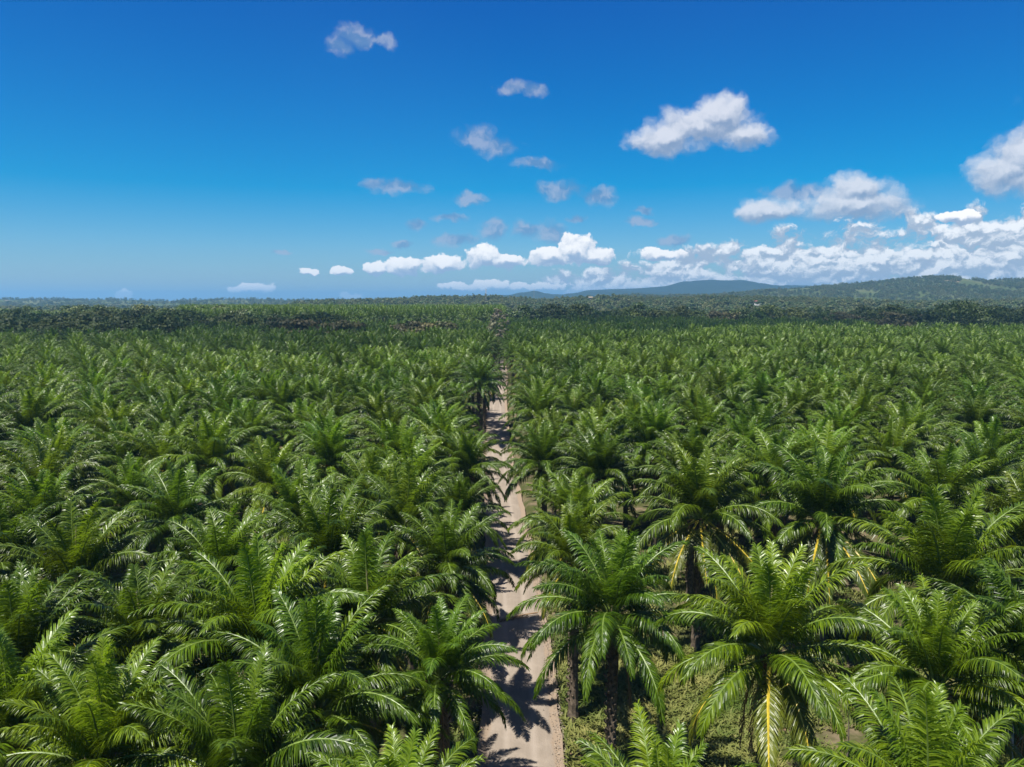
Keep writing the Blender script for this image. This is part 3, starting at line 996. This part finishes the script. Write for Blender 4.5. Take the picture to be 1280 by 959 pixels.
def build_trees():
    # tree line behind the right-hand palms
    gl = 'trees in the tree line behind the palms, right of the road'
    x = 640
    nt = 0
    while x < 1290:
        d = 600 + rng.uniform(-12, 40) - (95 if x > 1090 else 0)
        kind = rng.choice(('green', 'green', 'olive', 'olive', 'brown')) if x > 800 else rng.choice(('green', 'green', 'olive'))
        h = rng.uniform(18, 26) if kind != 'brown' else rng.uniform(15, 20)
        plant_tree(kind, x, d, h, '%s tree in the tree line behind the palms, %s from the road end' %
                   ({'green': 'rounded dark green', 'olive': 'olive green', 'brown': 'brownish'}[kind], ordinal(nt)), gl, rng.uniform(0.9, 1.25))
        nt += 1
        x += rng.uniform(9, 16)
    plant_tree('spreading', 1200, 470, 27.5, 'broad brown-green spreading tree rising above the tree line at the far right', None, 1.0, 'spreading_tree', seed=0)
    plant_tree('spreading', 1240, 478, 24, 'lower spreading tree touching the broad tree at the far right', None, 1.0, 'spreading_tree', seed=0)
    plant_tree('brown', 1115, 500, 21, 'dark brown domed tree left of the broad spreading tree', None, 1.25, seed=0)
    # trees beyond the left-hand palms
    gl = 'trees beyond the palms at the left'
    for wi, (x0, x1, d0, d1, h0, h1, st) in enumerate(((-20, 225, 345, 385, 16, 22, 9), (-20, 240, 430, 480, 19, 23, 12), (215, 430, 415, 470, 16, 22, 13), (-20, 330, 560, 640, 20, 25, 10))):
        x = x0
        nt = 0
        while x < x1:
            kind = rng.choice(('green', 'olive', 'olive', 'green'))
            plant_tree(kind, x + rng.uniform(-3, 3), rng.uniform(d0, d1), rng.uniform(h0, h1),
                       '%s tree, %s from left edge in the %s' % ({'green': 'dark green', 'olive': 'olive green'}[kind], ordinal(nt),
                       ('front row of the left woods', 'second row of the left woods', 'low thicket left of road', 'back row of the left woods')[wi]),
                       gl, rng.uniform(0.9, 1.2))
            nt += 1
            x += st * rng.uniform(0.8, 1.3)
    plant_tree('yellow', 20, 385, 20, 'small yellow-green tree among the dark woods at the far left', None, 1.0, seed=0)
    plant_tree('yellow', 340, 345, 13.5, 'bright yellow-green bush in front of brown shrubs left of the road', None, 1.1, seed=0)
    # brownish shrubs standing out of the left-hand palms
    for (px, d, h, w, lab) in ((412, 352, 14.0, 1.0, 'brown shrub, leftmost of those above the left-hand palms'),
                               (434, 345, 15.0, 0.95, 'olive-topped brown bush next to the leftmost brown shrub'),
                               (496, 350, 13.2, 0.8, 'small dull brown bush left of the pointed brown tree'),
                               (511, 352, 14.6, 0.9, 'dark brown bush under the pointed brown tree'),
                               (529, 348, 14.0, 1.0, 'rounded reddish brown bush right of the pointed brown tree'),
                               (556, 350, 14.5, 0.9, 'greenish brown bush nearer the road than the reddish one'),
                               (375, 365, 15.0, 1.1, 'wide brown bush right of the yellow-green bush'),
                               (356, 372, 16.5, 1.1, 'tall brown-green bush behind the yellow-green bush')):
        plant_tree('brown', px, d, h * 1.3, lab, 'brown bushes above the left-hand palms', w, 'brown_bush', 'bush')
    plant_tree('green', 524, 372, 20.5, 'pointed dark brown-green tree above the reddish bush left of the road', None, 0.45)
    plant_tree('green', 265, 380, 19.0, 'dark lone tree with a tall stem among the left-hand palms', None, 0.5)
    plant_tree('green', 570, 356, 16, 'dense bright green tree left of the dry trees', None, 0.8)
    # dry pale trees where the road ends
    for (px, d, h, lab) in ((617, 352, 17.5, 'pale dry tree with tan leaves at the far end of the road'),
                            (621, 420, 19.5, 'taller pale dry tree behind the tan one at road end'),
                            (609, 352, 11.5, 'low dark dry tree left of the tan tree at road end'),
                            (624, 350, 12.5, 'low dry tree right of the tan tree at road end')):
        plant_tree('dry', px, d, h * 1.28, lab, 'dry trees at the end of the road', 1.0, 'dry_tree')
build_trees()

# ------------------------------------------------------------------ hills, far woods
def hill_material(name, a, b, field, tan, s=0.004):
    m, k, out = material(name)
    tc = k.n('ShaderNodeTexCoord').outputs['Object']
    f1, _ = k.noise(tc, s, 6, 0.6)
    f2, _ = k.noise(tc, s * 12, 5, 0.7)
    f3, _ = k.noise(tc, s * 1.7, 3, 0.5)
    c = k.mix(f2, rgb(*a), rgb(*b))
    c = k.mix(k.step(f1, 0.46, 0.60), c, k.mix(f2, rgb(*[x * 0.8 for x in field]), rgb(*field)))
    c = k.mix(k.step(f3, 0.68, 0.74), c, rgb(*tan))
    p = principled(k, c, 0.95, 0.1)
    m.node_tree.links.new(p.outputs[0], out.inputs[0])
    return m
M['hill'] = hill_material('hill_cover', (0.036, 0.054, 0.016), (0.070, 0.088, 0.028), (0.105, 0.115, 0.045), (0.20, 0.14, 0.08))
M['mount'] = hill_material('mountain_cover', (0.012, 0.022, 0.013), (0.020, 0.032, 0.016), (0.030, 0.042, 0.022), (0.04, 0.045, 0.03), 0.0009)

def interp(xs, ys, x):
    return float(np.interp(x, xs, ys))

def ridge_hill(name, prof, dist, depth, rough, mat, nx=160, ny=40, front=0.55, z0=-6.0):
    """a hill whose crest, dist metres off, rises to the skyline read off the photo"""
    pxs = [p[0] for p in prof]; pys = [p[1] for p in prof]
    v, f = [], []
    for i in range(nx + 1):
        px = pxs[0] + (pxs[-1] - pxs[0]) * i / nx
        c = atd(px, interp(pxs, pys, px), dist)
        for j in range(ny + 1):
            t = j / ny
            yy = dist - depth * front + depth * t
            s = t / front if t < front else 1 - (t - front) / (1 - front) * 0.9
            sm = s * s * (3 - 2 * s)
            xx = c.x * (0.25 + 0.75 * 1.0) * (1 + 0.0 * t)
            n = fbm(xx, yy, 1.0 / (rough * 22), 5, dist * 0.01) * rough
            z = z0 + (c.z - z0) * sm + n * (0.15 + 0.85 * sm) * (1 - 0.8 * (s > 0.97))
            v.append((xx, yy, z))
    n = ny + 1
    for i in range(nx):
        for j in range(ny):
            f.append((i * n + j, (i + 1) * n + j, (i + 1) * n + j + 1, i * n + j + 1))
    me = bpy.data.meshes.new(name)
    me.from_pydata(v, [], f)
    me.materials.append(mat)
    me.polygons.foreach_set('use_smooth', [True] * len(f))
    o = obj(name, me)
    o['kind'] = 'structure'
    return np.array(v).reshape(nx + 1, ny + 1, 3)

def grid_points(g, n, cond=None, jitter=True):
    """random points on a hill's grid"""
    nx, ny = g.shape[0] - 1, g.shape[1] - 1
    out = []
    for _ in range(n):
        a, b = rng.random() * nx, rng.random() * ny
        i, j = min(int(a), nx - 1), min(int(b), ny - 1)
        u, w = a - i, b - j
        p = (g[i, j] * (1 - u) + g[i + 1, j] * u) * (1 - w) + (g[i, j + 1] * (1 - u) + g[i + 1, j + 1] * u) * w
        if cond is None or cond(p):
            out.append(p)
    return out

def build_hills():
    G = []
    g1 = ridge_hill('hill', [(560, 380), (640, 379), (700, 378), (760, 375), (800, 372), (860, 369.5), (930, 367), (1000, 364), (1060, 359.5), (1100, 356.5),
                             (1150, 351.5), (1190, 350), (1235, 350), (1280, 350.5), (1330, 352), (1500, 356)], 2600, 1900, 16.0, M['hill'])
    g2 = ridge_hill('hill', [(400, 380), (520, 379), (600, 377), (690, 379), (760, 377), (830, 378), (900, 376), (980, 376), (1060, 380), (1150, 382), (1500, 382)],
                    1450, 800, 6.0, M['hill'], 160, 30)
    g3 = ridge_hill('hill', [(-420, 377), (-200, 376), (0, 375.0), (120, 376), (190, 377.2), (260, 376.6), (300, 375), (360, 376.8), (430, 376.6), (520, 375), (600, 375.5), (700, 377)],
                    3000, 1800, 6.0, M['hill'], 160, 30)
    for prof, d in (([(640, 375), (690, 370), (720, 366), (735, 362.5), (765, 361), (800, 360), (830, 358), (848, 353.5), (870, 351), (890, 349.8), (905, 351), (920, 350.5), (940, 354.5),
                      (975, 357), (1010, 358), (1040, 360), (1100, 368)], 5600),
                    ([(480, 377), (560, 371), (600, 370), (640, 368.5), (655, 366.5), (668, 364.5), (680, 368), (700, 369), (720, 366), (750, 364.5), (775, 364), (830, 366), (900, 372)], 4900),
                    ([(180, 377), (310, 375.3), (330, 374.6), (350, 376), (480, 377)], 5200)):
        ridge_hill('mountain', prof, d, d * 0.35, d * 0.004, M['mount'], 120, 26)
    # woods: leaf-clump trees spread over the hills and the plain behind the tree lines
    low = []
    M['hill_a'] = tree_leaf('hill_leaf_green', (0.038, 0.066, 0.018), (0.086, 0.120, 0.034))
    M['hill_b'] = tree_leaf('hill_leaf_olive', (0.055, 0.072, 0.022), (0.125, 0.138, 0.046))
    for i, (mat, fl) in enumerate((('hill_a', 1.0), ('hill_b', 0.8), ('hill_a', 0.8), ('hill_b', 1.0), ('hill_b', 0.8))):
        cr, cents = tree_crown(300 + i, mat, 16, 15, 16, 26, 1.7, fl, 0.15)
        cr.tube([Vector((0, 0, -1)), Vector((0, 0, 5))], [0.5, 0.4], 5, 1)
        low.append(cr.mesh('wood_tree', [M[mat], M['wood']]))
    coll = hidden_collection('wood_tree_kinds', low)
    P = []
    dens = lambda s, t: (lambda p: mnoise.noise(Vector((p[0] * s, p[1] * s * 0.6, 2.0))) > t)
    P += grid_points(g1, 30000, lambda p: dens(0.0075, -0.24)(p) and abs(p[0]) < p[1] * 0.72)
    P += grid_points(g2, 17000, lambda p: dens(0.010, -0.36)(p) and abs(p[0]) < p[1] * 0.72)
    P += grid_points(g3, 7000, lambda p: abs(p[0]) < p[1] * 0.72 and dens(0.004, -0.35)(p))
    for _ in range(9000):                                   # the plain
        yy = 620 + 1500 * rng.random() ** 1.3
        xx = rng.uniform(-0.72, 0.72) * yy
        if yy < 680 and xx > -60: continue
        if yy < 970 and -0.40 * yy < xx < -4: continue
        if mnoise.noise(Vector((xx * 0.006, yy * 0.006, 7.0))) < -0.22: continue
        P.append((xx, yy, -0.5))
    houses = [(atd(px, 376, d_).x / d_, d_) for px, d_ in ((947, 1290), (738, 1400))]
    P = [p for p in P if not any(abs(p[0] - hx * p[1]) < 13 and hd - 70 < p[1] < hd + 8 for hx, hd in houses)]
    K = []
    for p in P:
        s = rng.uniform(0.7, 1.25) * (0.62 if p[2] > 12 else 1.0)
        K.append((s, s, s * rng.uniform(0.8, 1.1)))
    scatter('distant_woods', P, [rng.uniform(0, 6.28) for _ in P], K, coll, 'distant woods covering the plain and low hills to the horizon', 'woods')
    return g1, g2
g1, g2 = build_hills()

# ------------------------------------------------------------------ houses and masts far off
M['white'] = plain('white_plaster', (0.60, 0.59, 0.56), 0.8, 0.3, 0.08)
M['cream'] = plain('cream_plaster', (0.42, 0.35, 0.26), 0.8, 0.3, 0.1)
M['redroof'] = plain('red_sheet_roof', (0.24, 0.09, 0.06), 0.6, 0.4, 0.3)
M['tanroof'] = plain('tan_sheet_roof', (0.45, 0.36, 0.26), 0.6, 0.4, 0.2)
M['glass'] = plain('dark_window', (0.03, 0.035, 0.04), 0.15, 0.6, 0.2)
M['steel'] = plain('mast_steel', (0.30, 0.27, 0.25), 0.6, 0.4, 0.1)

def build_house(px, py, dist, w, d, h, wall, roof, label):
    p = atd(px, py, dist)
    root = bpy.data.objects.new('house', None)
    root.location = (p.x, p.y, p.z - h * 0.5 + 1.5)
    root.rotation_euler = (0, 0, 0.15)
    C.objects.link(root)
    tag(root, label, 'house')
    mb = MB()
    mb.box(0, 0, h / 2 - 1.5, w, d, h + 3)
    obj('wall', mb.mesh('wall', [M[wall]]), root)
    mb = MB()
    ov, rh = 0.8, h * 0.42
    a = [Vector((-w / 2 - ov, -d / 2 - ov, h)), Vector((w / 2 + ov, -d / 2 - ov, h)), Vector((w / 2 + ov, d / 2 + ov, h)), Vector((-w / 2 - ov, d / 2 + ov, h))]
    r0, r1 = Vector((-w / 2 - ov, 0, h + rh)), Vector((w / 2 + ov, 0, h + rh))
    dz = Vector((0, 0, 0.2))
    mb.face([a[0] + dz, a[1] + dz, r1 + dz, r0 + dz]); mb.face([a[2] + dz, a[3] + dz, r0 + dz, r1 + dz])
    mb.face([a[0] + dz, r0 + dz, a[3] + dz]); mb.face([a[1] + dz, a[2] + dz, r1 + dz]); mb.face([q + dz * 0.2 for q in a][::-1])
    obj('roof', mb.mesh('roof', [M[roof]]), root)
    for i in range(3):
        mb = MB()
        mb.box(-w * 0.32 + i * w * 0.32, -d / 2 - 0.03, h * 0.55, 1.3, 0.12, 1.3)
        obj('window', mb.mesh('window', [M['glass']]), root)
build_house(947, 379.5, 1290, 9.0, 6, 3.4, 'white', 'redroof', 'white house with a red roof on the wooded rise behind the tree line')
build_house(738, 374.0, 1400, 6.0, 4.5, 2.6, 'cream', 'tanroof', 'small cream house with a tan roof among the trees behind the tree line')

def build_mast(px, ytop, ybot, dist, label):
    a, b = atd(px, ybot, dist), atd(px, ytop, dist)
    H = b.z - a.z + 6
    root = bpy.data.objects.new('radio_mast', None)
    root.location = (a.x, a.y, a.z - 6)
    C.objects.link(root)
    tag(root, label, 'mast', 'thin masts on the skyline')
    mb = MB()
    w0, w1 = 1.1, 0.35
    cor = [Vector((math.cos(t), math.sin(t), 0)) for t in (0.5, 2.6, 4.7)]
    for c in cor:
        mb.tube([c * w0, c * w1 + Vector((0, 0, H))], [0.12, 0.09], 4, 0)
    n = 12
    for i in range(n):
        z0, z1 = H * i / n, H * (i + 1) / n
        for j in range(3):
            s0, s1 = w0 + (w1 - w0) * i / n, w0 + (w1 - w0) * (i + 1) / n
            mb.tube([cor[j] * s0 + Vector((0, 0, z0)), cor[(j + 1) % 3] * s1 + Vector((0, 0, z1))], [0.05, 0.05], 3, 0, cap=False)
    obj('lattice', mb.mesh('lattice', [M['steel']]), root)
    mb = MB()
    for zz in (0.80, 0.88, 0.95):
        for j in range(3):
            c = cor[j]
            mb.box(c.x * 1.1, c.y * 1.1, H * zz, 0.35, 0.35, 1.4)
    obj('antenna_panel', mb.mesh('antenna_panel', [M['white']]), root)
build_mast(607.5, 361, 381, 1250, 'slim pale radio mast on the skyline left of the hill with a mast')
build_mast(667.5, 361, 371, 2400, 'short radio mast on top of the blue pointed hill')

# ------------------------------------------------------------------ grass, gravel and small things by the road
def build_grass():
    mb = MB()
    rnd = random.Random(77)
    def tuft(x, y, s, col):
        for b in range(4):
            a = rnd.uniform(0, 6.28)
            l = s * rnd.uniform(0.5, 1.2)
            w = 0.03 + 0.05 * s
            o = Vector((math.cos(a), math.sin(a), 0))
            t = Vector((-o.y, o.x, 0)) * w
            p = Vector((x, y, 0.02)) + o * rnd.uniform(0, 0.08)
            m_ = p + o * l * 0.35 + UP * l * 0.6
            e = p + o * l * 0.85 + UP * l * 0.75
            cc = min(1, max(0, col + rnd.uniform(-.2, .2)))
            mb.face([p - t, p + t, m_ + t * 0.8, m_ - t * 0.8], 0, cc)
            mb.face([m_ - t * 0.8, m_ + t * 0.8, e], 0, cc)
    n = 0
    while n < 56000:
        yy = 28 + 66 * rnd.random() ** 1.4 if n < 42000 else rnd.uniform(34, 62)
        rc = road_c(yy)
        side = 1 if rnd.random() < 0.62 else -1
        xx = rc + side * (2.9 + (30 if side > 0 else 26) * rnd.random() ** 1.2)
        nz = mnoise.noise(Vector((xx * 0.45, yy * 0.45, 0))) 
        if n >= 42000: xx = rc + 2.9 + 13 * rnd.random()
        edge = abs(xx - rc)
        if nz < -0.22 and rnd.random() < 0.85: n += 1; continue
        if edge < 3.6 and rnd.random() < 0.6: n += 1; continue
        col = 0.45 + 0.8 * mnoise.noise(Vector((xx * 0.3, yy * 0.3, 5)))
        tuft(xx, yy, rnd.uniform(0.25, 0.75) * (1.2 if nz > 0.2 else 0.85), col)
        n += 1
    g = obj('grass', mb.mesh('grass', [M['grass']]))
    g['kind'] = 'stuff'
    tag(g, 'rough green and straw coloured grass on the road verge', 'grass')
    mb = MB()
    M['gravel'] = plain('road_gravel', (0.30, 0.245, 0.19), 0.9, 0.2, 0.5, 6.0)
    for i in range(2600):
        yy = rnd.uniform(38, 80)
        side = 1 if rnd.random() < 0.75 else -1
        xx = road_c(yy) + side * rnd.gauss(2.65, 0.28)
        s = rnd.uniform(0.025, 0.085)
        c = Vector((xx, yy, 0.06 + rnd.uniform(-0.05, 0.06)))
        q = [c + Vector((s * math.cos(t + xx), s * 0.8 * math.sin(t + xx), 0)) for t in (0, 2.1, 4.2)]
        t_ = c + Vector((rnd.uniform(-.3, .3) * s, rnd.uniform(-.3, .3) * s, s * 0.8))
        for j in range(3):
            mb.face([q[j], q[(j + 1) % 3], t_])
    g = obj('gravel', mb.mesh('gravel', [M['gravel']]))
    g['kind'] = 'stuff'
    tag(g, 'loose stones along the edge of the dirt road', 'gravel')
build_grass()

def build_small_things():
    # light blue plastic sacks behind the trunks
    M['sack'] = plain('blue_plastic', (0.10, 0.28, 0.62), 0.4, 0.5, 0.25, 3.0)
    for i, (px, py, lab) in enumerate(((592, 542, 'light blue plastic sack, farthest of three behind the bare trunks'),
                                       (599.3, 549, 'light blue plastic sack half hidden by the bare trunk'),
                                       (596.3, 558.5, 'light blue plastic sack lying nearest beside the bare trunks'))):
        p = at(px, py, 0.4)
        rnd = random.Random(i)
        mb = MB()
        rings, n = 7, 10
        vs = []
        for a in range(rings + 1):
            t = a / rings
            r = 0.48 * math.sin(math.pi * min(1, 0.08 + t * 0.86)) ** 0.6
            if t > 0.9: r = 0.07
            for b in range(n):
                th = 2 * math.pi * b / n
                k_ = 1 + 0.14 * math.sin(3 * th + a + i) + 0.07 * rnd.uniform(-1, 1)
                vs.append(Vector((r * k_ * math.cos(th), r * k_ * 0.85 * math.sin(th), t * 1.05)))
        mb.v = vs
        for a in range(rings):
            for b in range(n):
                b2 = (b + 1) % n
                mb.f.append((a * n + b, a * n + b2, (a + 1) * n + b2, (a + 1) * n + b)); mb.m.append(0); mb.c.append(.5)
        mb.f.append(tuple(range(rings * n, rings * n + n))); mb.m.append(0); mb.c.append(.5)
        o = obj('plastic_sack', mb.mesh('plastic_sack', [M['sack']], True), None, (p.x, p.y, 0.05), (0, 0, i * 1.3))
        tag(o, lab, 'sack', 'blue sacks beside the bare trunks')
    # cut fronds lying between the palms
    rnd = random.Random(21)
    mb = MB()
    L_ = 4.2
    pts = [Vector((L_ * t, 0.35 * t * t, 0.10 + 0.12 * math.sin(3 * t))) for t in np.linspace(0, 1, 8)]
    mb.tube(pts, [0.07, 0.06, 0.05, 0.045, 0.04, 0.03, 0.02, 0.008], 5, 1)
    for sgn in (-1, 1):
        for i in range(44):
            t = 0.2 + 0.78 * i / 44
            x = t * 7; j = min(int(x), 6); p = pts[j].lerp(pts[j + 1], x - j)
            d = Vector((0.6, sgn * rnd.uniform(0.5, 1), rnd.uniform(-0.1, 0.25))).normalized() * 0.75 * math.sin(math.pi * min(1, 0.2 + t * 0.75))
            w = Vector((0.03, 0, 0.01))
            e = p + d; e.z = max(0.03, e.z - 0.1)
            mb.face([p - w, p + w, p + d * 0.5 + w, p + d * 0.5 - w], 0, rnd.random())
            mb.face([p + d * 0.5 - w, p + d * 0.5 + w, e], 0, rnd.random())
    cut = mb.mesh('cut_frond', [M['leaf_dead'], M['rachis_dead']])
    for (px, py) in ((352, 932), (362, 936), (372, 930), (225, 842), (234, 838), (712, 945), (905, 905), (895, 925), (868, 905), (40, 770), (160, 760), (672, 768)):
        p = at(px, py, 0)
        o = obj('cut_frond', cut, None, (p.x, p.y, 0.05), (rnd.uniform(-.06, .06), rnd.uniform(-.06, .06), rnd.uniform(0, 6.28)))
        tag(o, 'dry brown cut frond lying on the ground between the palms', 'frond', 'cut fronds on the ground')
    # small bright shrub with round leaves
    M['round_leaf'] = leaf_material('round_leaf', (0.14, 0.27, 0.03), (0.22, 0.36, 0.05), (0.35, 0.5, 0.08), 0.35, 0.4, 0.4)
    p = at(1062, 862, 5.6)
    root = bpy.data.objects.new('round_leaved_shrub', None)
    root.location = (p.x, p.y, 0)
    C.objects.link(root)
    tag(root, 'small plant with bright lime round leaves between the right-hand palms', 'plant')
    rnd = random.Random(3)
    stem = MB()
    top = Vector((0, 0, 4.9))
    stem.tube([Vector((0, 0, -0.2)), Vector((0.1, 0.05, 2.5)), top], [0.06, 0.045, 0.03], 6, 0)
    tips = []
    for i in range(9):
        a = i * 2.4
        e = top + Vector((0.75 * math.cos(a) * rnd.uniform(.5, 1), 0.75 * math.sin(a) * rnd.uniform(.5, 1), rnd.uniform(0.1, 0.9)))
        stem.tube([top, e], [0.02, 0.012], 4, 0, cap=False)
        tips.append(e)
    obj('stem', stem.mesh('stem', [M['wood']]), root)
    lm = MB()
    for j in range(10):
        t0, t1 = 2 * math.pi * j / 10, 2 * math.pi * (j + 1) / 10
        for (r0, r1, z0, z1) in ((0, 0.17, 0, 0.04), (0.17, 0.31, 0.04, 0.0)):
            pts = [Vector((r0 * math.cos(t0), r0 * math.sin(t0), z0)), Vector((r1 * math.cos(t0), r1 * math.sin(t0), z1)),
                   Vector((r1 * math.cos(t1), r1 * math.sin(t1), z1)), Vector((r0 * math.cos(t1), r0 * math.sin(t1), z0))]
            lm.face(pts if r0 else pts[:3], 0, rnd.uniform(.3, .7))
    me = lm.mesh('leaf', [M['round_leaf']])
    for e in tips:
        obj('leaf', me, root, e, (rnd.uniform(-.5, .1), rnd.uniform(-.4, .4), rnd.uniform(0, 6)))
    # bare grey branch at the right edge
    p = at(1268, 900, 6.0)
    mb = MB()
    mb.tube([Vector((0, 0, 0)), Vector((0.1, 0.1, 3.5)), Vector((-0.1, 0, 6.0)), Vector((-0.5, 0.1, 7.4))], [0.12, 0.10, 0.07, 0.03], 6, 0)
    for (a, b, r_) in (((0.0, 0.05, 5.2), (-0.9, -0.1, 6.5), .05), ((-0.1, 0, 6.0), (0.5, 0.1, 6.9), .04), ((-0.4, -0.02, 5.9), (-1.1, 0.2, 5.9), .03),
                       ((0.1, 0.1, 4.2), (0.8, 0.0, 5.4), .04)):
        mb.tube([Vector(a), (Vector(a) + Vector(b)) * 0.5 + Vector((0, 0, .12)), Vector(b)], [r_, r_ * .7, .012], 5, 0)
    M['greywood'] = plain('bare_branch', (0.32, 0.28, 0.24), 0.9, 0.2, 0.3)
    o = obj('bare_tree', mb.mesh('bare_tree', [M['greywood']]), None, (p.x, p.y, 0))
    tag(o, 'bare grey forked branches of a small dead tree at right edge', 'tree')
build_small_things()

# ------------------------------------------------------------------ the cloud overhead that shades the far palms
def build_cloud():
    m, k, out = material('cloud_vapour')
    d = k.n('ShaderNodeBsdfDiffuse'); d.inputs[0].default_value = rgb(0.9, 0.9, 0.9)
    tl = k.n('ShaderNodeBsdfTranslucent'); tl.inputs[0].default_value = rgb(0.9, 0.9, 0.9)
    tr = k.n('ShaderNodeBsdfTransparent')
    a = k.n('ShaderNodeMixShader'); b = k.n('ShaderNodeMixShader')
    a.inputs[0].default_value = 0.4; b.inputs[0].default_value = 0.67
    L = m.node_tree.links.new
    fz, _ = k.noise(k.n('ShaderNodeTexCoord').outputs['Object'], 0.007, 4, 0.6)
    k.put(b.inputs[0], k.step(fz, 0.36, 0.66, 0.50, 0.97))
    L(d.outputs[0], a.inputs[1]); L(tl.outputs[0], a.inputs[2]); L(a.outputs[0], b.inputs[1]); L(tr.outputs[0], b.inputs[2]); L(b.outputs[0], out.inputs[0])
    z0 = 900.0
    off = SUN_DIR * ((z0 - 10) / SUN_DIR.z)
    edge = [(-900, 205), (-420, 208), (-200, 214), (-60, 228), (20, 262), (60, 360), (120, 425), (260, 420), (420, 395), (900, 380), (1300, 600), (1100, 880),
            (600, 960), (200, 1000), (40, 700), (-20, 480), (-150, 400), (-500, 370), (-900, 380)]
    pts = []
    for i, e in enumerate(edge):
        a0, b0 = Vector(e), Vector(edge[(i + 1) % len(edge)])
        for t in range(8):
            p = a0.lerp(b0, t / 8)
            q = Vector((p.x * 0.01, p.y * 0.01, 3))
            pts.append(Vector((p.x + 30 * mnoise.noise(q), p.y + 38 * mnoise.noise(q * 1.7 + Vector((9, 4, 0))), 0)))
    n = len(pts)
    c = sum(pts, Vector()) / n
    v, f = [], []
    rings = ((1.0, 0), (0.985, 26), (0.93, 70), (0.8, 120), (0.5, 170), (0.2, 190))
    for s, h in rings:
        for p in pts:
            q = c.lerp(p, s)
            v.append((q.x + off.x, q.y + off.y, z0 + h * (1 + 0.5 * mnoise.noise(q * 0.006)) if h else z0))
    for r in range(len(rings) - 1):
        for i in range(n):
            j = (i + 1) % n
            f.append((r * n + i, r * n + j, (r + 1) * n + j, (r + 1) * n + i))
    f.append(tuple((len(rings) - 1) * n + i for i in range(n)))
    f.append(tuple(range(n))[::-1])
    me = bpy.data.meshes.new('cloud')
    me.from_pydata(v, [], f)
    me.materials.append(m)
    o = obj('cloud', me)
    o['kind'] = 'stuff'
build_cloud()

# ------------------------------------------------------------------ air
def build_haze():
    m, k, out = material('haze')
    v = k.n('ShaderNodeVolumePrincipled')
    v.inputs['Color'].default_value = rgb(0.23, 0.51, 0.80)
    v.inputs['Density'].default_value = 0.00013
    v.inputs['Anisotropy'].default_value = 0.2
    m.node_tree.links.new(v.outputs[0], out.inputs['Volume'])
    mb = MB()
    mb.box(0, 8000, 109, 40000, 24000, 234)
    o = obj('haze', mb.mesh('haze', [m]))
    o['kind'] = 'stuff'
build_haze()
